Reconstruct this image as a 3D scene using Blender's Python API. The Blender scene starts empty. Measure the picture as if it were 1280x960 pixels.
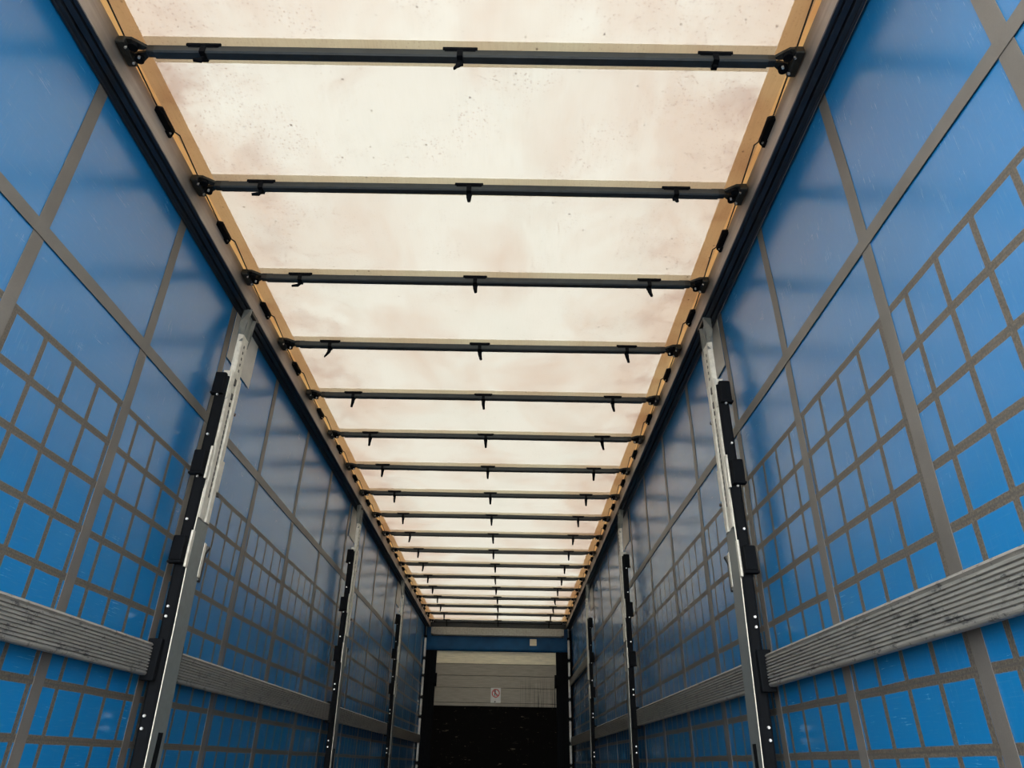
import bpy, bmesh, math, random
from mathutils import Vector, Matrix, noise
random.seed(4)
S = bpy.context.scene
COL = S.collection

# ---------------------------------------------------------------- camera
cam_d = bpy.data.cameras.new('camera'); cam = bpy.data.objects.new('camera', cam_d); COL.objects.link(cam)
R_ = Vector((0.99984461, -0.00555842, 0.01672908))
U_ = Vector((-0.01734842, -0.47869971, 0.87780728))
F_ = Vector((-0.00312899, 0.8779611, 0.47872175))
M = Matrix((R_, U_, -F_)).transposed().to_4x4()
M.translation = Vector((0.2057, 0.0, 0.0))
cam.matrix_world = M
cam_d.sensor_fit = 'HORIZONTAL'; cam_d.sensor_width = 36.0; cam_d.lens = 872.56 * 36 / 1280
cam_d.clip_start = 0.05; cam_d.clip_end = 300
S.camera = cam

# ---------------------------------------------------------------- daylight and exposure
w = bpy.data.worlds.new('daylight'); S.world = w; w.use_nodes = True
bg = w.node_tree.nodes['Background']
bg.inputs['Color'].default_value = (1.0, 0.985, 0.96, 1)
bg.inputs['Strength'].default_value = 10.0
S.view_settings.view_transform = 'Standard'; S.view_settings.look = 'None'
S.view_settings.exposure = 0.0; S.view_settings.gamma = 1.0; S.view_settings.use_curve_mapping = False
S.cycles.max_bounces = 10; S.cycles.diffuse_bounces = 6; S.cycles.glossy_bounces = 4
S.cycles.sample_clamp_indirect = 6.0
S.cycles.use_denoising = True

# ---------------------------------------------------------------- dimensions (metres; the camera is the origin of height)
FLOOR = -0.47
REAR = 0.15
FRONT = 13.05
CX = 1.30                # curtain plane, both sides
RAIL_Z0, RAIL_Z1 = 2.135, 2.262
ROOF_Z = 2.262
BOW_Z = 2.215
BOW_Y = [1.630 + 0.65965 * i for i in range(18)]
ORD = ['first', 'second', 'third', 'fourth', 'fifth', 'sixth', 'seventh', 'eighth', 'ninth', 'tenth', 'eleventh',
       'twelfth', 'thirteenth', 'fourteenth', 'fifteenth', 'sixteenth', 'seventeenth', 'eighteenth']

# ---------------------------------------------------------------- node helpers
class NT:
    def __init__(s, name):
        s.m = bpy.data.materials.new(name); s.m.use_nodes = True
        s.t = s.m.node_tree; s.t.nodes.clear()
        s.out = s.t.nodes.new('ShaderNodeOutputMaterial')
    def n(s, typ, **kw):
        x = s.t.nodes.new(typ)
        for k, v in kw.items(): setattr(x, k, v)
        return x
    def link(s, a, b): s.t.links.new(a, b)
    def put(s, sock, v):
        if hasattr(v, 'is_linked') or isinstance(v, bpy.types.NodeSocket): s.link(v, sock)
        else: sock.default_value = v
    def math(s, op, a, b=0.0, c=None, clamp=False):
        x = s.n('ShaderNodeMath', operation=op, use_clamp=clamp)
        s.put(x.inputs[0], a); s.put(x.inputs[1], b)
        if c is not None: s.put(x.inputs[2], c)
        return x.outputs[0]
    def coords(s):
        tc = s.n('ShaderNodeTexCoord'); sp = s.n('ShaderNodeSeparateXYZ'); s.link(tc.outputs['Object'], sp.inputs[0])
        return tc.outputs['Object'], sp.outputs
    def map(s, vec, scale=(1, 1, 1), loc=(0, 0, 0), rot=(0, 0, 0)):
        x = s.n('ShaderNodeMapping'); s.link(vec, x.inputs['Vector'])
        x.inputs['Scale'].default_value = scale; x.inputs['Location'].default_value = loc
        x.inputs['Rotation'].default_value = rot
        return x.outputs[0]
    def noise(s, vec, scale, detail=3, rough=0.5, dist=0.0):
        x = s.n('ShaderNodeTexNoise'); s.link(vec, x.inputs['Vector'])
        x.inputs['Scale'].default_value = scale; x.inputs['Detail'].default_value = detail
        x.inputs['Roughness'].default_value = rough; x.inputs['Distortion'].default_value = dist
        return x.outputs['Fac']
    def ramp(s, fac, lo, hi, a=0.0, b=1.0):
        x = s.n('ShaderNodeMapRange', clamp=True); s.put(x.inputs['Value'], fac)
        x.inputs['From Min'].default_value = lo; x.inputs['From Max'].default_value = hi
        x.inputs['To Min'].default_value = a; x.inputs['To Max'].default_value = b
        return x.outputs[0]
    def mix(s, fac, a, b, blend='MIX'):
        x = s.n('ShaderNodeMix', data_type='RGBA', blend_type=blend)
        s.put(x.inputs[0], fac)
        for i, v in ((6, a), (7, b)):
            if isinstance(v, tuple): v = (*v, 1) if len(v) == 3 else v
            s.put(x.inputs[i], v)
        return x.outputs[2]
    def bump(s, h, strength=0.3, dist=0.001):
        x = s.n('ShaderNodeBump'); s.link(h, x.inputs['Height'])
        x.inputs['Strength'].default_value = strength; x.inputs['Distance'].default_value = dist
        return x.outputs[0]
    def principled(s, base, rough=0.5, metal=0.0, spec=0.5, normal=None):
        p = s.n('ShaderNodeBsdfPrincipled')
        if isinstance(base, tuple): base = (*base, 1)
        s.put(p.inputs['Base Color'], base); s.put(p.inputs['Roughness'], rough); s.put(p.inputs['Metallic'], metal)
        s.put(p.inputs['Specular IOR Level'], spec)
        if normal is not None: s.link(normal, p.inputs['Normal'])
        s.link(p.outputs[0], s.out.inputs[0]); return p

def mat_plain(name, col, rough=0.5, metal=0.0, var=0.25, scale=25, spec=0.5):
    t = NT(name); v, _ = t.coords()
    n = t.noise(v, scale, 4, 0.6)
    f = t.ramp(n, 0.3, 0.7, 1 - var, 1 + var)
    mul = t.n('ShaderNodeVectorMath', operation='SCALE'); mul.inputs[0].default_value = col; t.link(f, mul.inputs['Scale'])
    t.principled(mul.outputs[0], rough=t.ramp(n, 0.3, 0.7, rough - .06, rough + .08), metal=metal, spec=spec)
    return t.m

def mat_curtain(name):
    """glossy blue tarpaulin with the grey woven reinforcement grid welded into its lower two thirds"""
    t = NT(name); v, sp = t.coords(); y, z = sp[1], sp[2]
    wob = t.math('MULTIPLY', t.math('SUBTRACT', t.noise(v, 2.0, 2), 0.5), 0.012)
    fine = t.math('MULTIPLY', t.math('SUBTRACT', t.noise(v, 90, 3, 0.7), 0.5), 0.003)
    zz = t.math('ADD', t.math('ADD', z, wob), fine); yy = t.math('ADD', t.math('ADD', y, wob), fine)
    def dist(c, off, per):
        a = t.math('DIVIDE', t.math('SUBTRACT', c, off), per)
        a = t.math('SUBTRACT', a, t.math('ROUND', a))
        return t.math('MULTIPLY', t.math('ABSOLUTE', a), per)
    dz = dist(zz, 1.190 - 0.1635 * 10, 0.1635); dy = dist(yy, 1.757, 0.1568)
    below = t.ramp(zz, 1.203, 1.206, 1, 0)
    belowv = t.ramp(zz, 1.188, 1.190, 1, 0)
    mz = t.math('MULTIPLY', t.ramp(dz, 0.0115, 0.0140, 1, 0), below)
    my = t.math('MULTIPLY', t.ramp(dy, 0.0095, 0.0120, 1, 0), belowv)
    grid = t.math('MAXIMUM', mz, my)
    core = t.math('MULTIPLY', t.math('MAXIMUM', t.math('MULTIPLY', t.ramp(dz, 0.001, 0.004, 1, 0), below),
                  t.math('MULTIPLY', t.ramp(dy, 0.001, 0.003, 0.6, 0), belowv)), 0.65)
    # threads
    weave = t.noise(t.map(v, (1, 1, 1)), 160, 3, 0.8)
    web = t.mix(t.ramp(weave, 0.35, 0.65), (0.042, 0.038, 0.033), (0.130, 0.114, 0.088))
    web = t.mix(core, web, (0.05, 0.05, 0.05))
    # blue sheet
    n1 = t.noise(v, 1.1, 3, 0.55); n2 = t.noise(v, 9, 4, 0.6)
    blue = t.mix(t.ramp(n1, 0.3, 0.7), (0.0005, 0.122, 0.315), (0.001, 0.148, 0.375))
    # pale rubbed scratches and dark scuffs
    sc = t.noise(t.map(v, (1, 2, 40), rot=(0.5, 0, 0)), 6, 4, 0.7, 0.15)
    sc2 = t.noise(t.map(v, (1, 40, 2), rot=(-0.35, 0, 0)), 6, 4, 0.7, 0.15)
    scr = t.math('ADD', t.math('MULTIPLY', t.ramp(sc, 0.56, 0.74), t.ramp(n1, 0.35, 0.6)), t.math('MULTIPLY', t.ramp(sc2, 0.56, 0.74), t.ramp(n1, 0.6, 0.4)), clamp=True)
    blue = t.mix(t.math('MULTIPLY', scr, 0.30), blue, (0.15, 0.25, 0.36))
    sm = t.noise(t.map(v, (1, 1, 0.6)), 6.5, 6, 0.8)
    blue = t.mix(t.math('MULTIPLY', t.ramp(sm, 0.69, 0.76), 0.65), blue, (0.015, 0.04, 0.08))
    col = t.mix(grid, blue, web)
    ro = t.math('ADD', t.ramp(n2, 0.3, 0.7, 0.17, 0.27), t.math('MULTIPLY', scr, 0.06))
    ro = t.math('ADD', ro, t.math('MULTIPLY', grid, 0.22))
    h = t.math('ADD', t.math('MULTIPLY', grid, 0.5), t.math('MULTIPLY', t.noise(v, 110, 3, 0.7), 0.20))
    p = t.principled(col, rough=ro, spec=t.ramp(grid, 0.0, 1.0, 0.80, 0.30), normal=t.bump(h, 0.12, 0.001))
    t.link(t.ramp(grid, 0.0, 1.0, 0.42, 0.10), p.inputs['Coat Weight']); p.inputs['Coat Roughness'].default_value = 0.50
    return t.m

def mat_roof(name, tcol, dirt=1.0, fac=0.5, seed=0.0):
    """white roof tarpaulin that lets daylight through; algae, dust specks and reddish stains lie on top of it"""
    t = NT(name); v, sp = t.coords(); v = t.map(v, loc=(seed, seed * 2, 0))
    ax = t.math('ABSOLUTE', sp[0])
    edge = t.ramp(ax, 0.55, 1.16)
    big = t.noise(t.map(v, (1.0, 0.7, 1)), 1.6, 5, 0.6, 0.6)
    pink = t.math('MULTIPLY', t.ramp(t.math('ADD', big, t.math('MULTIPLY', edge, 0.20)), 0.46, 0.68), 1.0 * dirt, clamp=True)
    c = t.mix(pink, tcol, (tcol[0] * 0.87, tcol[1] * 0.74, tcol[2] * 0.68))
    brown = t.noise(t.map(v, (1, 1, 1), loc=(3, 1, 0)), 3.1, 5, 0.65)
    bm = t.math('MULTIPLY', t.math('MULTIPLY', t.ramp(brown, 0.49, 0.64), t.math('MULTIPLY', edge, edge)), 1.0 * dirt, clamp=True)
    c = t.mix(bm, c, (tcol[0] * 0.62, tcol[1] * 0.45, tcol[2] * 0.40))
    pale = t.noise(t.map(v, (1.6, 0.8, 1), loc=(7, 2, 0)), 1.3, 4, 0.6)
    c = t.mix(t.math('MULTIPLY', t.ramp(pale, 0.5, 0.7), 0.5), c, (tcol[0] * 0.93, tcol[1] * 0.97, tcol[2] * 0.97))
    # fine weave streaks and specks
    st = t.noise(t.map(v, (60, 3, 1)), 3, 3, 0.7)
    c = t.mix(t.ramp(st, 0.42, 0.7, 0, 0.20), c, (tcol[0] * 0.6, tcol[1] * 0.55, tcol[2] * 0.5))
    vo = t.n('ShaderNodeTexVoronoi'); t.link(v, vo.inputs['Vector']); vo.inputs['Scale'].default_value = 16
    gate = t.noise(v, 8, 3, 0.7)
    spk = t.math('MULTIPLY', t.ramp(vo.outputs['Distance'], 0.04, 0.11, 1, 0), t.ramp(gate, 0.48, 0.58))
    c = t.mix(t.math('MULTIPLY', spk, 0.9), c, (tcol[0] * 0.25, tcol[1] * 0.2, tcol[2] * 0.18))
    vo2 = t.n('ShaderNodeTexVoronoi'); t.link(v, vo2.inputs['Vector']); vo2.inputs['Scale'].default_value = 70
    spk2 = t.math('MULTIPLY', t.ramp(vo2.outputs['Distance'], 0.12, 0.32, 1, 0), t.ramp(t.math('ADD', brown, t.math('MULTIPLY', edge, 0.16)), 0.46, 0.62))
    c = t.mix(t.math('MULTIPLY', spk2, 0.65 * dirt), c, (tcol[0] * 0.45, tcol[1] * 0.27, tcol[2] * 0.23))
    tr = t.n('ShaderNodeBsdfTranslucent'); t.link(c, tr.inputs['Color'])
    df = t.n('ShaderNodeBsdfDiffuse'); df.inputs['Color'].default_value = (0.62, 0.58, 0.50, 1)
    mx = t.n('ShaderNodeMixShader'); mx.inputs[0].default_value = fac
    t.link(df.outputs[0], mx.inputs[1]); t.link(tr.outputs[0], mx.inputs[2]); t.link(mx.outputs[0], t.out.inputs[0])
    return t.m

def mat_galv(name, base=(0.42, 0.43, 0.41), metal=0.35, rough=0.45):
    t = NT(name); v, sp = t.coords()
    a = t.noise(v, 30, 4, 0.6); b = t.noise(t.map(v, (1, 1, 0.15)), 60, 4, 0.7); g = t.noise(v, 6, 5, 0.7)
    c = t.mix(t.ramp(a, 0.3, 0.7), tuple(x * 0.8 for x in base), tuple(min(1, x * 1.2) for x in base))
    c = t.mix(t.ramp(b, 0.6, 0.75, 0, 0.5), c, tuple(x * 0.35 for x in base))
    c = t.mix(t.ramp(g, 0.62, 0.74, 0, 0.55), c, (0.07, 0.06, 0.05))
    t.principled(c, rough=t.ramp(a, 0.3, 0.7, rough - .08, rough + .12), metal=metal, normal=t.bump(b, 0.2, 0.0006))
    return t.m

def mat_lath(name):
    """ribbed mill-finish aluminium with black scuffs"""
    t = NT(name); v, sp = t.coords()
    a = t.noise(t.map(v, (1, 0.5, 6)), 20, 4, 0.6)
    c = t.mix(t.ramp(a, 0.3, 0.7), (0.21, 0.21, 0.195), (0.34, 0.335, 0.305))
    s1 = t.noise(t.map(v, (1, 2.2, 5)), 5.5, 6, 0.85)
    c = t.mix(t.ramp(s1, 0.55, 0.61, 0, 0.85), c, (0.035, 0.037, 0.045))
    s2 = t.noise(t.map(v, (1, 12, 2)), 7, 5, 0.8)
    c = t.mix(t.ramp(s2, 0.62, 0.72, 0, 0.6), c, (0.07, 0.07, 0.07))
    t.principled(c, rough=t.ramp(a, 0.3, 0.7, 0.38, 0.55), metal=0.45, normal=t.bump(a, 0.15, 0.0006))
    return t.m

def mat_board(name, base):
    t = NT(name); v, sp = t.coords()
    a = t.noise(t.map(v, (0.8, 1, 9)), 6, 5, 0.65); b = t.noise(v, 3.2, 5, 0.7)
    c = t.mix(t.ramp(a, 0.3, 0.7), tuple(x * 0.8 for x in base), tuple(min(1, x * 1.15) for x in base))
    c = t.mix(t.ramp(b, 0.60, 0.75, 0, 0.5), c, tuple(x * 0.4 for x in base))
    # dark vertical scrape marks towards the right end
    k = t.noise(t.map(v, (46, 1, 0.6)), 1.0, 3, 0.6)
    right = t.math('MULTIPLY', t.ramp(sp[0], 0.35, 0.55), t.ramp(sp[2], 1.82, 1.62))
    c = t.mix(t.math('MULTIPLY', t.ramp(k, 0.53, 0.57, 0, 0.75), right), c, (0.05, 0.05, 0.045))
    t.principled(c, rough=0.55, normal=t.bump(a, 0.2, 0.001))
    return t.m

def mat_black_panel(name):
    t = NT(name); v, sp = t.coords()
    s1 = t.noise(t.map(v, (2.0, 1, 7)), 2.6, 5, 0.8)
    s2 = t.noise(t.map(v, (7, 1, 3)), 2.2, 5, 0.8)
    f = t.math('MAXIMUM', t.ramp(s1, 0.615, 0.66, 0, 0.9), t.ramp(s2, 0.635, 0.68, 0, 0.7))
    c = t.mix(f, (0.0035, 0.0033, 0.003), (0.11, 0.095, 0.07))
    t.principled(c, rough=0.8, spec=0.06)
    return t.m

def mat_rail(name):
    t = NT(name); v, sp = t.coords()
    a = t.noise(t.map(v, (1, 0.3, 4)), 9, 4, 0.6)
    c = t.mix(t.ramp(a, 0.3, 0.7), (0.33, 0.285, 0.24), (0.45, 0.395, 0.335))
    # greasy smears where each bow carriage runs in the rail
    d = t.math('DIVIDE', t.math('SUBTRACT', sp[1], BOW_Y[0] - 0.03), 0.65965)
    d = t.math('MULTIPLY', t.math('ABSOLUTE', t.math('SUBTRACT', d, t.math('ROUND', d))), 0.65965)
    d = t.math('ADD', d, t.math('MULTIPLY', t.math('SUBTRACT', t.noise(v, 9, 4), 0.5), 0.10))
    c = t.mix(t.ramp(d, 0.02, 0.16, 0.72, 0), c, (0.07, 0.065, 0.06))
    t.principled(c, rough=0.5, metal=0.2)
    return t.m

def mat_strap(name, base=(0.108, 0.102, 0.092)):
    t = NT(name); v, sp = t.coords()
    a = t.noise(v, 5, 4, 0.6)
    wv = t.noise(v, 220, 2, 0.6)
    c = t.mix(t.ramp(a, 0.3, 0.7), tuple(x * 0.8 for x in base), tuple(x * 1.2 for x in base))
    c = t.mix(t.ramp(wv, 0.3, 0.7, 0, 0.25), c, tuple(x * 0.6 for x in base))
    t.principled(c, rough=0.42, normal=t.bump(wv, 0.2, 0.0006))
    return t.m

def mat_floor(name):
    t = NT(name); v, sp = t.coords()
    a = t.noise(t.map(v, (9, 1, 1)), 3, 5, 0.65)
    c = t.mix(t.ramp(a, 0.3, 0.7), (0.035, 0.025, 0.018), (0.085, 0.060, 0.040))
    t.principled(c, rough=0.6); return t.m

TC = (0.200, 0.193, 0.168)
MT = dict(
    curtain=mat_curtain('blue_tarpaulin'),
    roof=mat_roof('white_roof_tarpaulin', TC, 1.0, 0.42),
    hem_in=mat_roof('double_roof_tarpaulin', (0.62, 0.45, 0.255), 0.25, 0.92, 3.0),
    hem_out=mat_roof('yellowed_roof_tarpaulin', (0.86, 0.60, 0.28), 0.15, 0.92, 5.0),
    pocket=mat_roof('bow_pocket_tarpaulin', (0.63, 0.575, 0.45), 0.4, 0.92, 8.0),
    bow=mat_plain('dark_bow_steel', (0.031, 0.037, 0.038), 0.42, 0.25, 0.2, 30),
    black=mat_plain('black_plastic', (0.004, 0.005, 0.0065), 0.7, 0.0, 0.3, 40, 0.06),
    brack=mat_plain('greasy_black_steel', (0.022, 0.024, 0.022), 0.45, 0.3, 0.5, 60),
    rope=mat_plain('dark_cable', (0.012, 0.010, 0.008), 0.6),
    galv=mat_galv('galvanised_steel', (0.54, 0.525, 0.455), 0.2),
    galv_shaded=mat_galv('shaded_galvanised_steel', (0.175, 0.195, 0.19), 0.4, 0.42),  # galvanised steel darkened, shade on lower post and head put into colour
    bolt=mat_plain('bolt_zinc', (0.65, 0.65, 0.63), 0.3, 0.7, 0.1),
    lath=mat_lath('ribbed_aluminium'),
    rail=mat_rail('rail_aluminium'),
    track=mat_plain('dark_track', (0.028, 0.036, 0.046), 0.40, 0.35, 0.25, 12),
    strap=mat_strap('grey_webbing'),
    patch=mat_strap('pale_grey_patch', (0.50, 0.49, 0.44)),
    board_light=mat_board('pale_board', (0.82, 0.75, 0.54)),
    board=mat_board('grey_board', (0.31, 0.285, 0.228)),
    panel=mat_black_panel('black_kick_panel'),
    beam=mat_galv('header_aluminium', (0.34, 0.33, 0.28), 0.2, 0.5),
    white=mat_plain('white_plastic', (0.60, 0.60, 0.57), 0.45, 0.0, 0.12, 20),
    red=mat_plain('red_print', (0.45, 0.03, 0.03), 0.45, 0.0, 0.1),
    ink=mat_plain('black_print', (0.02, 0.02, 0.02), 0.5, 0.0, 0.1),
    floor=mat_floor('plywood_floor'),
    ground=mat_plain('asphalt', (0.10, 0.10, 0.10), 0.85, 0.0, 0.3, 8),
)

# ---------------------------------------------------------------- mesh helpers
def new_bm(): return bmesh.new()
def box(bm, x0, x1, y0, y1, z0, z1, bev=0.0, mtx=None):
    if x0 > x1: x0, x1 = x1, x0
    if y0 > y1: y0, y1 = y1, y0
    if z0 > z1: z0, z1 = z1, z0
    vs = [bm.verts.new((x, y, z)) for x in (x0, x1) for y in (y0, y1) for z in (z0, z1)]
    fs = [bm.faces.new([vs[i] for i in f]) for f in ((0, 1, 3, 2), (4, 6, 7, 5), (0, 4, 5, 1), (2, 3, 7, 6), (0, 2, 6, 4), (1, 5, 7, 3))]
    if bev:
        es = list({e for f in fs for e in f.edges})
        r = bmesh.ops.bevel(bm, geom=es, offset=bev, segments=2, affect='EDGES', profile=0.5)
        vs = list({v for v in r['verts']} | {v for v in vs if v.is_valid})
    if mtx is not None: bmesh.ops.transform(bm, matrix=mtx, verts=[v for v in vs if v.is_valid])
def tube(bm, pts, r, seg=8, cap=True, flat=1.0):
    rings = []
    P = [Vector(p) for p in pts]
    for i, p in enumerate(P):
        d = (P[min(i + 1, len(P) - 1)] - P[max(i - 1, 0)]).normalized()
        up = Vector((0, 0, 1)) if abs(d.z) < 0.9 else Vector((0, 1, 0))
        a = d.cross(up).normalized(); b = a.cross(d).normalized()
        rr = r[i] if isinstance(r, (list, tuple)) else r
        rings.append([bm.verts.new(p + (a * math.cos(t) + b * math.sin(t) * flat) * rr) for t in [2 * math.pi * k / seg for k in range(seg)]])
    for A, B in zip(rings, rings[1:]):
        for k in range(seg): bm.faces.new((A[k], A[(k + 1) % seg], B[(k + 1) % seg], B[k]))
    if cap: bm.faces.new(rings[0][::-1]); bm.faces.new(rings[-1])
def prism_x(bm, prof, x0, x1):
    """closed (y,z) profile swept along x"""
    A = [bm.verts.new((x0, y, z)) for y, z in prof]; B = [bm.verts.new((x1, y, z)) for y, z in prof]
    n = len(prof)
    for k in range(n): bm.faces.new((A[k], A[(k + 1) % n], B[(k + 1) % n], B[k]))
    bm.faces.new(A[::-1]); bm.faces.new(B)
def prism_y(bm, prof, y0, y1):
    A = [bm.verts.new((x, y0, z)) for x, z in prof]; B = [bm.verts.new((x, y1, z)) for x, z in prof]
    n = len(prof)
    for k in range(n): bm.faces.new((A[k], A[(k + 1) % n], B[(k + 1) % n], B[k]))
    bm.faces.new(A[::-1]); bm.faces.new(B)
def obj(name, bm, mat, parent=None, smooth=False, loc=None):
    bmesh.ops.recalc_face_normals(bm, faces=bm.faces)
    me = bpy.data.meshes.new(name); bm.to_mesh(me); bm.free()
    me.materials.append(MT[mat] if isinstance(mat, str) else mat)
    if smooth:
        for p in me.polygons: p.use_smooth = True
    o = bpy.data.objects.new(name, me); COL.objects.link(o)
    if loc: o.location = loc
    if parent: o.parent = parent
    return o
def tag(o, label=None, cat=None, group=None, kind=None):
    if label: o['label'] = label
    if cat: o['category'] = cat
    if group: o['group'] = group
    if kind: o['kind'] = kind
    return o
def thing(name, label, cat, loc=(0, 0, 0), group=None):
    o = bpy.data.objects.new(name, None); COL.objects.link(o); o.location = loc; o.empty_display_size = 0.05
    return tag(o, label, cat, group)
def copy_tree(o, parent=None):
    c = o.copy(); COL.objects.link(c); c.parent = parent
    for ch in o.children: copy_tree(ch, c)
    return c

# ================================================================= SETTING
# floor and the yard the trailer stands on
bm = new_bm(); box(bm, -1.27, 1.27, REAR, FRONT, FLOOR - 0.04, FLOOR); tag(obj('floor', bm, 'floor'), kind='structure')
bm = new_bm(); box(bm, -40, 40, -40, 50, -1.75, -1.65); tag(obj('ground', bm, 'ground'), 'grey asphalt yard under the trailer', 'ground', kind='structure')

# side curtains: long blue sheets with gentle billows
def bulge(y, z, s):
    f = noise.noise(Vector((s * 3.1, y * 0.55, z * 0.8))) * 0.009 + noise.noise(Vector((s * 9.0, y * 1.7, z * 1.3))) * 0.003
    k = min(1, max(0, (2.12 - z) / 0.35)) * min(1, max(0, (z + 0.6) / 0.3))
    return f * k + 0.004 * k
def wall_sheet(name, s):
    bm = new_bm(); ys = [REAR + (FRONT + 0.07 - REAR) * i / 160 for i in range(161)]; zs = [-0.62 + 2.76 * j / 34 for j in range(35)]
    g = [[bm.verts.new((s * (CX + bulge(y, z, s)), y, z)) for z in zs] for y in ys]
    for i in range(160):
        for j in range(34): bm.faces.new((g[i][j], g[i + 1][j], g[i + 1][j + 1], g[i][j + 1]))
    o = obj(name, bm, 'curtain', smooth=True)
    return tag(o, 'blue tarpaulin side curtain with a grey webbing grid along the %s side' % ('left' if s < 0 else 'right'), 'curtain', kind='structure')
def strip(bm, s, y0, y1, z0, z1, off, ny, nz, th=0.0016):
    """thin welded band that follows the curtain; real thickness"""
    def P(y, z, d): return (s * (CX + bulge(y, z, s) - off - d), y, z)
    ys = [y0 + (y1 - y0) * i / ny for i in range(ny + 1)]; zs = [z0 + (z1 - z0) * j / nz for j in range(nz + 1)]
    A = [[bm.verts.new(P(y, z, th)) for z in zs] for y in ys]
    B = [[bm.verts.new(P(y, z, 0)) for z in zs] for y in ys]
    for i in range(ny):
        for j in range(nz):
            bm.faces.new((A[i][j], A[i + 1][j], A[i + 1][j + 1], A[i][j + 1]))
    for i in range(ny):
        bm.faces.new((A[i][0], A[i + 1][0], B[i + 1][0], B[i][0])); bm.faces.new((A[i][nz], A[i + 1][nz], B[i + 1][nz], B[i][nz]))
    for j in range(nz):
        bm.faces.new((A[0][j], A[0][j + 1], B[0][j + 1], B[0][j])); bm.faces.new((A[ny][j], A[ny][j + 1], B[ny][j + 1], B[ny][j]))
STRAPS = [0.31, 1.016, 1.716, 2.428, 3.10, 3.90, 4.69, 5.47, 6.27, 7.06, 7.85, 8.64, 9.43, 10.22, 11.0, 11.8, 12.6]
POSTS = [3.10, 6.32, 9.40]
walls = {}
for s, nm in ((-1, 'wall_left'), (1, 'wall_right')):
    wl = wall_sheet(nm, s); walls[s] = wl
    bm = new_bm(); strip(bm, s, REAR, FRONT, 1.442, 1.490, 0.0034, 160, 1); obj('horizontal_strap', bm, 'strap', wl)
    for yc in STRAPS:
        bm = new_bm(); strip(bm, s, yc - 0.027, yc + 0.027, -0.6, 2.13, 0.0012, 1, 34); obj('vertical_strap', bm, 'strap', wl)
    for py in POSTS:
        bm = new_bm(); strip(bm, s, py + 0.03, py + 0.385, 1.84, 2.13, 0.005, 4, 4)
        tag(obj('reinforcing_patch', bm, 'patch', wl), 'pale grey patch behind the post head')

# roof tarpaulin
def rz(x, y):
    k = (y - BOW_Y[0]) / 0.65965; f = k - math.floor(k)
    sag = math.sin(math.pi * f) * 0.010
    return ROOF_Z - 0.006 + 0.002 * noise.noise(Vector((x * 2, y * 2, 0))) + sag * (1 - abs(x) / 1.3)
bm = new_bm(); NX, NY = 40, 200
g = [[bm.verts.new((-1.32 + 2.64 * i / NX, REAR + (FRONT + 0.05 - REAR) * j / NY, 0)) for j in range(NY + 1)] for i in range(NX + 1)]
for col in g:
    for vv in col: vv.co.z = rz(vv.co.x, vv.co.y) + 0.004
for i in range(NX):
    for j in range(NY): bm.faces.new((g[i][j], g[i + 1][j], g[i + 1][j + 1], g[i][j + 1]))
ceil = tag(obj('ceiling', bm, 'roof', smooth=True), 'translucent white roof tarpaulin with reddish dirt stains, lit by daylight from above', 'roof', kind='structure')
def sheet(name, x0, x1, y0, y1, z, mat, parent, nx=2, ny=2):
    bm = new_bm()
    g = [[bm.verts.new((x0 + (x1 - x0) * i / nx, y0 + (y1 - y0) * j / ny, z)) for j in range(ny + 1)] for i in range(nx + 1)]
    for i in range(nx):
        for j in range(ny): bm.faces.new((g[i][j], g[i + 1][j], g[i + 1][j + 1], g[i][j + 1]))
    return obj(name, bm, mat, parent)

# roof rails (cant rails) with curtain track below
for k, (s, xi, xo) in enumerate(((-1, 1.219, 1.296), (1, 1.207, 1.288))):
    bm = new_bm()
    # hollow section: lit inner web, small foot flange, outer web behind the curtain
    prof = [(xi, RAIL_Z0 + 0.002), (xi, RAIL_Z1 - 0.012), (xi + 0.010, RAIL_Z1 - 0.012), (xi + 0.010, RAIL_Z1 - 0.006), (1.345, RAIL_Z1 - 0.006), (1.345, RAIL_Z0 - 0.05), (1.340, RAIL_Z0 - 0.05), (1.340, RAIL_Z0 + 0.030), (xi + 0.004, RAIL_Z0 + 0.030), (xi + 0.004, RAIL_Z0 + 0.002)]
    prism_y(bm, [(s * x, z) for x, z in prof], REAR, FRONT)
    r = tag(obj('trim_%d' % (k + 1), bm, 'rail'), 'long %s roof rail, tan inner face with a dark track below' % ('left' if s < 0 else 'right'), 'roof rail', kind='structure')
    bm = new_bm()
    tp = [(xi + 0.0045, RAIL_Z0 + 0.028), (xi + 0.0045, RAIL_Z0), (xi + 0.016, RAIL_Z0), (xi + 0.016, RAIL_Z0 + 0.010), (xi + 0.024, RAIL_Z0 + 0.010), (xi + 0.024, RAIL_Z0 - 0.004),
          (xi + 0.046, RAIL_Z0 - 0.004), (xi + 0.046, RAIL_Z0 + 0.014), (xi + 0.054, RAIL_Z0 + 0.014), (xi + 0.054, RAIL_Z0 - 0.010), (xo - 0.008, RAIL_Z0 - 0.010), (xo - 0.008, RAIL_Z0 - 0.016), (xo, RAIL_Z0 - 0.016), (xo, RAIL_Z0 + 0.028)]
    prism_y(bm, [(s * x, z) for x, z in tp], REAR, FRONT)
    tag(obj('curtain_track', bm, 'track', r), 'dark grooved curtain track')

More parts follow.
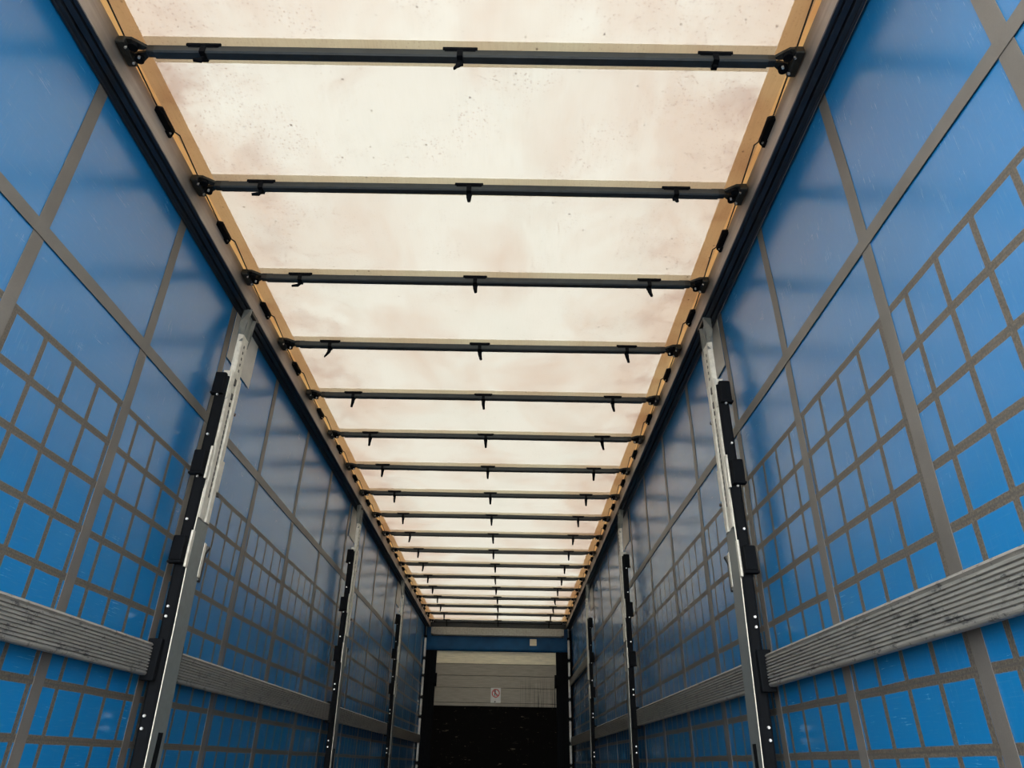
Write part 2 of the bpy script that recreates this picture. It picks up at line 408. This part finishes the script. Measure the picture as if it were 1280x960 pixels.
# double-layer hems of the roof along both rails and pockets over every bow
for s, a, b, c in ((-1, 1.137, 1.200, 1.225), (1, 1.118, 1.188, 1.213)):
    o = sheet('inner_hem', s * a, s * b, REAR, FRONT, ROOF_Z - 0.010, 'hem_in', ceil, 2, 100); tag(o, 'beige double-layer hem')
    o = sheet('outer_hem', s * b, s * (c + 0.02), REAR, FRONT, ROOF_Z - 0.0102, 'hem_out', ceil, 2, 100); tag(o, 'yellowed outer hem')
for y in BOW_Y:
    sheet('bow_pocket', -1.135, 1.116, y - 0.037, y + 0.068, ROOF_Z - 0.0115, 'pocket', ceil, 8, 1)

# header beam across the front end of the roof
bm = new_bm()
prism_x(bm, [(12.93, 2.000), (12.93, 2.105), (12.945, 2.125), (13.03, 2.125), (13.03, 1.985), (12.945, 1.985)], -1.150, 1.125)
hb = tag(obj('trim_3', bm, 'beam'), 'grey aluminium header beam across the far end under the roof', 'header beam', kind='structure')
bm = new_bm(); box(bm, -1.20, 1.19, 12.95, 13.04, 2.125, 2.20); obj('upper_lip', bm, 'brack', hb)
bm = new_bm()
for s_, x in ((-1, -1.150), (1, 1.125)):
    prism_x(bm, [(12.925, 2.01), (12.925, 2.115), (13.0, 2.135), (13.0, 1.99)], x, x + s_ * 0.035)
obj('end_cap', bm, 'beam', hb)

# front bulkhead: four pale boards over a black kick panel
wf = tag(bpy.data.objects.new('wall_front', None), 'front bulkhead with pale boards above a black panel', 'bulkhead', kind='structure'); COL.objects.link(wf); wf.location = (0, FRONT, FLOOR)
def fpart(name, bm, mat, label=None):
    bmesh.ops.translate(bm, vec=(0, -FRONT, -FLOOR), verts=bm.verts)
    # keep world-aligned texture coordinates by baking the offset back through the object's location
    o = obj(name, bm, mat, wf); 
    if label: o['label'] = label
    return o
edges = [1.745, 1.535, 1.342, 1.150, 0.915, 0.862]
for i in range(5):
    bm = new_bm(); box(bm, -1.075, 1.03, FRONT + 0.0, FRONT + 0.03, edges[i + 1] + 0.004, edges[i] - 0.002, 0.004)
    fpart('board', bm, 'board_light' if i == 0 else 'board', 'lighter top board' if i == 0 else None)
bm = new_bm(); box(bm, -1.296, 1.296, FRONT + 0.03, FRONT + 0.06, -0.62, 2.13); box(bm, -1.33, 1.33, FRONT + 0.062, FRONT + 0.09, -0.62, 2.27); fpart('backing', bm, 'panel')
bm = new_bm(); box(bm, -1.075, 1.03, FRONT - 0.006, FRONT + 0.03, FLOOR, 0.860, 0.003); fpart('kick_panel', bm, 'panel', 'black scratched kick panel')
for s_, xa, xb in ((-1, -1.285, -1.07), (1, 1.02, 1.245)):
    bm = new_bm(); box(bm, xa, xb, FRONT - 0.07, FRONT + 0.03, FLOOR, 1.745, 0.006)
    box(bm, (xa + xb) / 2 - 0.012, (xa + xb) / 2 + 0.012, FRONT - 0.078, FRONT - 0.06, FLOOR, 1.745, 0.003)
    c = fpart('corner_column', bm, 'black', 'black corner column')
    bm = new_bm(); xi = xb if s_ < 0 else xa
    prism_x(bm, [(FRONT - 0.10, 1.20), (FRONT - 0.10, 1.33), (FRONT - 0.075, 1.37), (FRONT - 0.03, 1.37), (FRONT - 0.03, 1.16), (FRONT - 0.075, 1.16)], xi - 0.03, xi + 0.03)
    bmesh.ops.translate(bm, vec=(0, -FRONT, -FLOOR), verts=bm.verts)
    obj('column_catch', bm, 'black', c)

# blue valance hanging between the header beam and the bulkhead
bm = new_bm(); nx = 60; nz = 8
g = []
for i in range(nx + 1):
    x = -1.285 + 2.53 * i / nx; row = []
    for j in range(nz + 1):
        z = 1.742 + (2.135 - 1.742) * j / nz
        fold = 0.010 * noise.noise(Vector((x * 5, z * 2, 3))) + (0.018 * noise.noise(Vector((x * 14, z * 10, 9))) if abs(x) > 0.95 else 0)
        row.append(bm.verts.new((x, FRONT - 0.035 + fold, z)))
    g.append(row)
for i in range(nx):
    for j in range(nz): bm.faces.new((g[i][j], g[i + 1][j], g[i + 1][j + 1], g[i][j + 1]))
t_ = NT('valance_blue'); v_, s2_ = t_.coords()
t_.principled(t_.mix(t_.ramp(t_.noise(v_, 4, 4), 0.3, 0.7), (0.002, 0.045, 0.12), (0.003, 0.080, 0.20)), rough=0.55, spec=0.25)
va = obj('valance', bm, t_.m, smooth=True)
so = va.modifiers.new('thickness', 'SOLIDIFY'); so.thickness = 0.002
tag(va, 'blue tarpaulin valance above the pale boards at the far end', 'valance')
bm = new_bm(); box(bm, 0.560, 0.680, FRONT - 0.050, FRONT - 0.047, 1.845, 1.955, 0.0)
tag(obj('sticker', bm, 'board_light'), 'small square pale sticker on the blue valance', 'sticker')

# prohibition sign on the boards
sg = thing('prohibition_sign', 'small white sign with a red no-entry-for-people circle on the pale boards', 'sign', (-0.018, FRONT - 0.001, 0.92))
bm = new_bm(); box(bm, -0.085, 0.085, -0.004, 0, 0, 0.235, 0.0); obj('sign_plate', bm, 'white', sg)
bm = new_bm()
def ring(bm, cx, cz, r0, r1, y0, y1, n=32):
    vs = []
    for k in range(n):
        a = 2 * math.pi * k / n; c, s_ = math.cos(a), math.sin(a)
        vs.append([bm.verts.new((cx + r * c, y, cz + r * s_)) for r, y in ((r0, y0), (r1, y0), (r1, y1), (r0, y1))])
    for k in range(n):
        A, B = vs[k], vs[(k + 1) % n]
        for q in range(4): bm.faces.new((A[q], B[q], B[(q + 1) % 4], A[(q + 1) % 4]))
ring(bm, 0, 0.150, 0.052, 0.068, -0.006, -0.004)
box(bm, -0.058, 0.058, -0.0066, -0.0045, -0.007, 0.007, 0, Matrix.Translation((0, 0, 0.150)) @ Matrix.Rotation(math.radians(42), 4, 'Y'))
obj('red_circle', bm, 'red', sg)
bm = new_bm()
box(bm, -0.022, 0.0, -0.0056, -0.004, 0.135, 0.185); ring(bm, -0.012, 0.193, 0.0, 0.011, -0.0056, -0.004, 12)
box(bm, -0.020, -0.006, -0.0056, -0.004, 0.108, 0.136); box(bm, 0.006, 0.030, -0.0056, -0.004, 0.112, 0.128)
obj('figure', bm, 'ink', sg)
bm = new_bm(); ring(bm, -0.010, 0.018, 0.0, 0.012, -0.008, -0.004, 12); obj('fixing_screw', bm, 'ink', sg)

# white curtain tension poles in the two front corners
for s_, x, lab in ((-1, -1.272, 'left'), (1, 1.238, 'right')):
    t = thing('tension_pole', 'white-sleeved curtain tension pole in the far %s corner' % lab, 'pole', (x, FRONT - 0.13, FLOOR))
    bm = new_bm(); tube(bm, [(0, 0, 0.0), (0, 0, 2.13 - FLOOR)], 0.011, 10); obj('pole', bm, 'galv_shaded', t, True)
    z = 0.10
    for L_ in (0.34, 0.26, 0.30, 0.24, 0.28, 0.22, 0.30):
        if z + L_ > 2.10 - FLOOR: break
        bm = new_bm(); box(bm, -0.017, 0.017, -0.018, 0.018, z, z + L_, 0.004); obj('sleeve', bm, 'white', t)
        bm = new_bm(); box(bm, -0.024, 0.024, -0.024, 0.024, z + L_ + 0.015, z + L_ + 0.045, 0.004); obj('collar', bm, 'black', t)
        z += L_ + 0.06

# ================================================================= sliding posts
BASE_TILT = [(-.47, 0.065), (0.0, 0.050), (0.5, 0.020), (0.9, -0.008), (1.45, -0.012), (1.95, -0.015)]
def ty(z):
    for (a, u), (b, v) in zip(BASE_TILT, BASE_TILT[1:]):
        if z <= b: return u + (v - u) * (z - a) / (b - a)
    return BASE_TILT[-1][1]
def sweep(bm, prof, zs):
    """closed (x,y) profile lofted up through the heights zs, following the lean of the post"""
    rings = [[bm.verts.new((x, y + ty(z + FLOOR), z)) for x, y in prof] for z in zs]
    n = len(prof)
    for A, B in zip(rings, rings[1:]):
        for k in range(n): bm.faces.new((A[k], A[(k + 1) % n], B[(k + 1) % n], B[k]))
    bm.faces.new(rings[0][::-1]); bm.faces.new(rings[-1])
def lean_box(bm, x0, x1, y0, y1, z0, z1, bev=0.0):
    """box given in post coordinates with heights in scene terms"""
    c = ty((z0 + z1) / 2)
    box(bm, x0, x1, y0 + c, y1 + c, z0 - FLOOR, z1 - FLOOR, bev)
ZL = [z - FLOOR for z in (-0.47, 0.0, 0.5, 0.9)]
def make_post(s):
    """origin at the floor, x = towards the curtain; inner face sits 0.10 m inside the curtain plane"""
    t = bpy.data.objects.new('sliding_post', None); COL.objects.link(t); t.empty_display_size = 0.1
    X = lambda x: s * x          # local x: 0 = inner face, grows outward
    # lower column: galvanised box channel, shade put into its colour, with rolled near edge and a slot near the foot
    bm = new_bm()
    sweep(bm, [(X(a), b) for a, b in ((0, -0.062), (0, 0.070), (0.006, 0.076), (0.038, 0.076), (0.038, 0.070), (0.010, 0.066), (0.010, -0.060), (0.038, -0.062), (0.038, -0.066), (0.006, -0.066))], [z - FLOOR for z in (-0.47, 0.0, 0.5, 0.9, 1.08)])
    obj('lower_column', bm, 'galv_shaded', t)
    bm = new_bm(); sweep(bm, [(X(a), b) for a, b in ((-0.003, -0.066), (-0.003, -0.061), (0.004, -0.060), (0.008, -0.066), (0.004, -0.068))], [z - FLOOR for z in (-0.47, 0.0, 0.5, 0.9, 1.08)])
    obj('edge_bead', bm, 'galv', t)
    bm = new_bm(); lean_box(bm, X(-0.002), X(0.006), -0.012, 0.030, -0.40, 0.09, 0.001)
    obj('foot_slot', bm, 'black', t)
    # upper telescopic channel, lighter, stepped back: web with two raised side ribs
    bm = new_bm()
    sweep(bm, [(X(a), b) for a, b in ((-0.004, -0.058), (-0.008, -0.052), (-0.008, -0.024), (-0.002, -0.018), (-0.002, 0.016), (-0.008, 0.022), (-0.008, 0.056), (-0.002, 0.064), (0.040, 0.066), (0.040, 0.058), (0.006, 0.056), (0.006, -0.050), (0.040, -0.054), (0.040, -0.060))], [z - FLOOR for z in (0.95, 1.2, 1.45, 1.70)])
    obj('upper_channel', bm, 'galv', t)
    bm = new_bm()
    sweep(bm, [(X(a), b) for a, b in ((-0.006, -0.034), (-0.006, 0.036), (0.0, 0.042), (0.030, 0.046), (0.030, 0.038), (0.006, 0.034), (0.006, -0.030), (0.018, -0.036), (0.018, -0.044), (0.0, -0.040))], [z - FLOOR for z in (1.66, 1.80, 1.925)])
    obj('neck_channel', bm, 'galv', t)
    # perforations
    bm = new_bm(); lean_box(bm, X(-0.0028), X(0.0), -0.002, 0.004, 1.06, 1.50)
    z = 1.06
    while z < 1.50:
        lean_box(bm, X(-0.0035), X(0.0), -0.004, 0.006, z, z + 0.016); z += 0.027
    obj('slot_row', bm, 'ink', t)
    for z, r in ((1.535, 0.007), (1.58, 0.011), (1.66, 0.012)):
        bm = new_bm(); lean_box(bm, X(-0.0075), X(-0.001), -0.008 - r, -0.008 + r, z - r * 1.5, z + r * 1.5, 0.002)
        obj('hole', bm, 'ink', t)
    bm = new_bm()
    for z in (1.73, 1.765, 1.80, 1.835, 1.87): lean_box(bm, X(-0.0075), X(-0.004), -0.006, 0.006, z - 0.008, z + 0.008, 0.0015)
    obj('hole_row', bm, 'ink', t)
    # head: two cheeks and a bridge bending up into the rail carriage
    bm = new_bm(); zt = RAIL_Z0 - FLOOR; zb = 1.915 - FLOOR
    y0 = ty(1.93)
    for yy in (-0.042, 0.040):
        A = []
        for xx in (X(-0.006), X(0.058)):
            pass
        pts = [(X(-0.006), y0 + yy, zb - 0.03), (X(0.022), y0 + yy, zb - 0.03), (X(0.038), y0 + yy * 1.0 + 0.02, zb + 0.10), (X(0.058), y0 + yy + 0.085, zt + 0.004), (X(0.016), y0 + yy + 0.085, zt + 0.004), (X(-0.004), y0 + yy + 0.02, zb + 0.06)]
        a = [bm.verts.new(p) for p in pts]; b = [bm.verts.new((p[0], p[1] + 0.005, p[2])) for p in pts]
        n = len(pts)
        for k in range(n): bm.faces.new((a[k], a[(k + 1) % n], b[(k + 1) % n], b[k]))
        bm.faces.new(a[::-1]); bm.faces.new(b)
    obj('head_cheek', bm, 'galv_shaded', t)  # darker tone paints the shade inside the open fork
    bm = new_bm()
    pts = [(0.008, y0, zb - 0.04), (0.012, y0 + 0.005, zb + 0.03), (0.022, y0 + 0.035, zb + 0.11), (0.030, y0 + 0.085, zt)]
    A = [[bm.verts.new((X(x), y + q, z)) for q in (-0.038, 0.040)] + [bm.verts.new((X(x + 0.006), y + q, z)) for q in (0.040, -0.038)] for x, y, z in pts]
    for a, b in zip(A, A[1:]):
        for k in range(4): bm.faces.new((a[k], a[(k + 1) % 4], b[(k + 1) % 4], b[k]))
    bm.faces.new(A[0][::-1]); bm.faces.new(A[-1])
    obj('head_bridge', bm, 'galv_shaded', t)
    bm = new_bm()
    box(bm, X(0.012), X(0.070), y0 + 0.045, y0 + 0.150, zt - 0.028, zt - 0.004, 0.004)
    obj('carriage', bm, 'brack', t)
    # side rail towards the rear, with bolts: rubber plus the post side's painted shade
    bm = new_bm()
    sweep(bm, [(X(a), b) for a, b in ((0.0, -0.072), (0.0, -0.066), (0.046, -0.068), (0.046, -0.084), (0.038, -0.087), (0.010, -0.080))], [z - FLOOR for z in (-0.47, 0.0, 0.5, 0.9, 1.3, 1.66)])
    sr = obj('shaded_side_rail', bm, 'black', t)
    for z in (0.10, 0.145, 0.52, 0.56, 0.93, 1.13, 1.34, 1.55):
        bm = new_bm(); p = Vector((X(0.030), -0.086 + ty(z), z - FLOOR))
        tube(bm, [p, p + Vector((0, -0.008, 0))], 0.0055, 8); obj('bolt', bm, 'bolt', sr)
    bm = new_bm()
    sweep(bm, [(X(a), b) for a, b in ((0.012, 0.077), (0.012, 0.084), (0.044, 0.086), (0.044, 0.077))], [z - FLOOR for z in (-0.47, 0.0, 0.5, 0.9)])
    obj('far_side_rail', bm, 'black', t)
    # pockets that take the side laths
    for z in (0.80, 1.20, 1.62):
        k = 0 if z < 1.5 else -0.018
        bm = new_bm(); lean_box(bm, X(-0.006), X(0.004), -0.084 - k, -0.060 - k, z - 0.075, z + 0.085, 0.002)
        pk = obj('lath_pocket', bm, 'galv', t)
        bm = new_bm(); lean_box(bm, X(0.010), X(0.064), -0.110 - k, -0.084 - k, z - 0.055, z + 0.055, 0.006); lean_box(bm, X(0.006), X(0.066), -0.116 - k, -0.084 - k, z - 0.066, z - 0.055, 0.003)
        obj('rubber_block', bm, 'black', pk)
        bm = new_bm(); lean_box(bm, X(-0.002), X(0.006), 0.066 + k, 0.092 + k, z - 0.085, z + 0.07, 0.002)
        pk = obj('lath_pocket', bm, 'galv', t)
        if z < 1.0:
            bm = new_bm(); lean_box(bm, X(0.0), X(0.055), 0.088, 0.118, z - 0.10, z + 0.03, 0.006)
            q = ty(z); tube(bm, [(X(0.012), 0.100 + q, z + 0.02 - FLOOR), (X(0.0), 0.112 + q, z + 0.06 - FLOOR)], 0.014, 8)
            obj('catch', bm, 'brack', pk)
        else:
            bm = new_bm(); q = ty(z); p = Vector((X(0.004), 0.092 + k + q, z - 0.10 - FLOOR)); tube(bm, [p, p + Vector((X(-0.012), 0.004, 0))], 0.008, 8)
            obj('pin', bm, 'ink', pk)
    # mounting bracket for the rave lath at belt height
    for yy in (-0.118, 0.080):
        bm = new_bm(); lean_box(bm, X(0.014), X(0.070), yy, yy + 0.028, 0.27, 0.43, 0.004)
        obj('lath_bracket', bm, 'black', t)
    return t
for s, X0, lab in ((-1, -1.200, 'left'), (1, 1.200, 'right')):
    proto = make_post(s)
    for i, py in enumerate(POSTS):
        o = proto if i == 0 else copy_tree(proto)
        o.location = (X0, py, FLOOR)
        tag(o, 'galvanised sliding post on the %s wall, %s' % (lab, ('nearest to the viewer', 'middle one of three', 'farthest, nearest the front bulkhead')[i]), 'post', 'sliding posts between the curtains')

# ================================================================= side laths
def make_lath(y0, y1, s, z0, z1):
    ym = (y0 + y1) / 2
    bm = new_bm(); H_ = z1 - z0
    n = 9; prof = []
    # inner (ribbed) face faces the load space
    for k in range(n):
        a = 0.006 + (H_ - 0.020) * k / n; b = 0.006 + (H_ - 0.020) * (k + 1) / n; w_ = b - a
        prof += [(0.0, a + w_ * 0.10), (0.0, a + w_ * 0.62), (0.0065, a + w_ * 0.75), (0.0065, b - w_ * 0.06)]
    pr = [(0.006, 0.0), (0.002, 0.003)] + prof + [(0.0, H_ - 0.008), (0.006, H_), (0.024, H_), (0.026, H_ - 0.006), (0.026, 0.006), (0.022, 0.0)]
    prism_y(bm, [(s * x, z) for x, z in pr], y0 - ym, y1 - ym)
    o = obj('side_lath', bm, 'lath'); o.location = (s * 1.238, ym, z0); return o
BAYS = [(REAR, 3.000), (3.246, 6.214), (6.466, 9.294), (9.546, 12.86)]
WH = ['nearest to the viewer', 'between nearest and middle posts', 'between middle and farthest posts', 'reaching the front bulkhead']
for s, lab in ((-1, 'left'), (1, 'right')):
    for i, (a, b) in enumerate(BAYS):
        o = make_lath(a, b, s, 0.288, 0.410)
        tag(o, 'ribbed aluminium lath low on the %s wall, %s' % (lab, WH[i]), 'side lath', 'ribbed aluminium laths along the walls')
o = make_lath(9.515, 12.86, 1, 1.185, 1.300)
tag(o, 'single ribbed lath set high at the far end of the right wall', 'side lath', 'ribbed aluminium laths along the walls')

# ================================================================= roof bows
def make_hook(parent, x, tilt, tail):
    bm = new_bm(); box(bm, x - 0.062, x + 0.062, -0.024, -0.016, 0.010, 0.022, 0.002)
    box(bm, x - 0.055, x + 0.055, -0.020, -0.012, 0.004, 0.012, 0.001)
    pl = obj('hook_plate', bm, 'black', parent)
    bm = new_bm()
    # band wrapped round the bar
    for a, b, c, d in ((-0.0225, -0.0185, -0.022, 0.018), (0.0185, 0.0225, -0.022, 0.018), (-0.0225, 0.0225, -0.0225, -0.0185)):
        box(bm, x - 0.0105, x + 0.0105, a, b, c, d, 0.0012)
    obj('band', bm, 'black', pl)
    bm = new_bm()
    dx = math.sin(tilt) * tail
    pts = [Vector((x, 0.004, -0.020)), Vector((x + dx * 0.25, 0.002, -0.020 - tail * 0.45)), Vector((x + dx, -0.004, -0.020 - tail * max(0.35, math.cos(tilt))))]
    tube(bm, pts, [0.0135, 0.011, 0.0075], 8, flat=0.6)
    obj('hook', bm, 'black', pl, True)
TIL = {0: (-0.9, -0.35, 0.15), 1: (-0.9, 0.05, 0.1), 2: (-0.9, 0.1, 0.15), 3: (-0.35, 0.15, 0.1), 4: (-0.05, 0.1, 0.1)}
TAIL = {0: (0.040, 0.050, 0.014), 1: (0.045, 0.050, 0.030), 2: (0.050, 0.055, 0.060)}
def make_bow(i):
    y = BOW_Y[i]
    t = thing('roof_bow', '', 'roof bow', (0, y, BOW_Z), 'roof bows across the ceiling')
    lab = 'dark steel roof bow under the white roof, %s from the top edge of the photo' % ORD[i]
    if i == 17: lab = 'last dark roof bow, directly before the grey header beam'
    t['label'] = lab
    xl, xr = -1.095, 1.085
    sag = 0.004 * math.sin(i * 1.7)
    bm = new_bm()
    hw, hh, c = 0.0185, 0.0185, 0.0055
    sec = [(-hw + c, -hh), (hw - c, -hh), (hw, -hh + c), (hw, hh - c), (hw - c, hh), (-hw + c, hh), (-hw, hh - c), (-hw, -hh + c)]
    N = 16; rings = []
    for k in range(N + 1):
        x = xl + (xr - xl) * k / N; f = math.sin(math.pi * k / N) * sag
        rings.append([bm.verts.new((x, a, b + f)) for a, b in sec])
    for A, B in zip(rings, rings[1:]):
        for k in range(8): bm.faces.new((A[k], A[(k + 1) % 8], B[(k + 1) % 8], B[k]))
    bm.faces.new(rings[0][::-1]); bm.faces.new(rings[-1]); obj('bar', bm, 'bow', t)
    for s_, xb, xe in ((-1, xl, -1.216), (1, xr, 1.204)):
        # end sleeve, then a forked bracket flaring to the rail carriage
        bm = new_bm(); d = s_
        box(bm, xb - d * 0.030, xb + d * 0.030, -0.0145, 0.0145, -0.013, 0.0215, 0.004)
        for sy in (-1, 1):
            pts = [(xb + d * 0.020, 0.010 * sy), (xb + d * 0.045, 0.030 * sy), (xb + d * 0.070, 0.048 * sy), (xe - d * 0.012, 0.050 * sy), (xe - d * 0.002, 0.045 * sy),
                   (xe - d * 0.002, 0.034 * sy), (xe - d * 0.030, 0.012 * sy), (xb + d * 0.045, 0.004 * sy)]
            a = [bm.verts.new((x, y_, 0.004)) for x, y_ in pts]; b = [bm.verts.new((x, y_, 0.016)) for x, y_ in pts]
            n = len(pts)
            for k in range(n): bm.faces.new((a[k], a[(k + 1) % n], b[(k + 1) % n], b[k]))
            bm.faces.new(a[::-1]); bm.faces.new(b)
        box(bm, xe - d * 0.034, xe - d * 0.001, -0.052, 0.052, -0.016, 0.018, 0.005)
        br = obj('end_bracket', bm, 'brack', t)
        bm = new_bm()
        for sy in (-0.024, 0.026):
            p = Vector((xe - d * 0.052, sy, -0.012)); tube(bm, [p, p + Vector((0, 0, 0.018))], 0.017, 12)
        obj('wheel', bm, 'black', br)
        bm = new_bm()
        for sy in (-0.030, 0.034, 0.010):
            p = Vector((xe - d * (0.030 if abs(sy) > 0.02 else 0.06), sy, -0.021)); tube(bm, [p, p + Vector((0, 0, 0.010))], 0.0045, 8)
        obj('rivet', bm, 'bolt', br)
    tl = TIL.get(i, (random.uniform(-.15, .1), random.uniform(-.05, .1), random.uniform(-.1, .15)))
    ta = TAIL.get(i, (0.070, 0.070, 0.070))
    xs = (-0.920, -0.007, 0.900) if i < 3 else (-0.905 + random.uniform(-.01, .01), 0.0 + random.uniform(-.008, .008), 0.888 + random.uniform(-.01, .01))
    for k in range(3): make_hook(t, xs[k], tl[k], ta[k])
    return t
for i in range(18): make_bow(i)

# black clips that hold the sealing cable between the bows
def make_clip(s):
    t = bpy.data.objects.new('cable_clip', None); COL.objects.link(t); t.empty_display_size = 0.03
    bm = new_bm(); xw = -s
    pts = [(0.0, -0.068), (0.0, 0.066), (xw * 0.010, 0.068), (xw * 0.026, 0.052), (xw * 0.026, -0.050), (xw * 0.020, -0.068)]
    a = [bm.verts.new((x, y, -0.010)) for x, y in pts]; b = [bm.verts.new((x, y, 0.012)) for x, y in pts]; n = len(pts)
    for k in range(n): bm.faces.new((a[k], a[(k + 1) % n], b[(k + 1) % n], b[k]))
    bm.faces.new(a[::-1]); bm.faces.new(b)
    box(bm, 0, xw * 0.012, 0.030, 0.066, -0.018, -0.008, 0.002)
    obj('clip_body', bm, 'black', t)
    bm = new_bm(); p = Vector((xw * 0.014, 0.046, -0.013)); tube(bm, [p, p + Vector((0, 0, 0.006))], 0.005, 8); obj('rivet', bm, 'bolt', t)
    return t
for s, x0, lab in ((-1, -1.2185, 'left'), (1, 1.2065, 'right')):
    proto = make_clip(s)
    for i in range(17):
        o = proto if i == 0 else copy_tree(proto)
        o.location = (x0, BOW_Y[i] + 0.327, 2.232)
        tag(o, 'black cable clip on the %s roof rail between the %s and %s roof bows' % (lab, ORD[i], ORD[i + 1]), 'clip', 'cable clips along the roof rails')
# sealing cable, kinked at every clip
for s, lab, x0 in ((-1, 'left', 1.2185), (1, 'right', 1.2065)):
    bm = new_bm(); pts = [(s * (x0 - 0.020), REAR, 2.240)]
    for i in range(18):
        y = BOW_Y[i]
        if i == 0: pts += [(s * (x0 - 0.012), 1.24, 2.240), (s * (x0 - 0.034), 1.40, 2.240)]
        pts += [(s * (x0 - 0.024), y - 0.05, 2.240), (s * (x0 - 0.016), y + 0.05, 2.240)]
        if i < 17: pts += [(s * (x0 - 0.008), y + 0.255, 2.240), (s * (x0 - 0.026), y + 0.262, 2.240), (s * (x0 - 0.024), y + 0.385, 2.240), (s * (x0 - 0.036), y + 0.402, 2.240)]
    tube(bm, pts, 0.0032, 6)
    tag(obj('roof_cable', bm, 'rope'), 'thin dark cable zigzagging along the %s edge of the roof' % lab, 'cable')
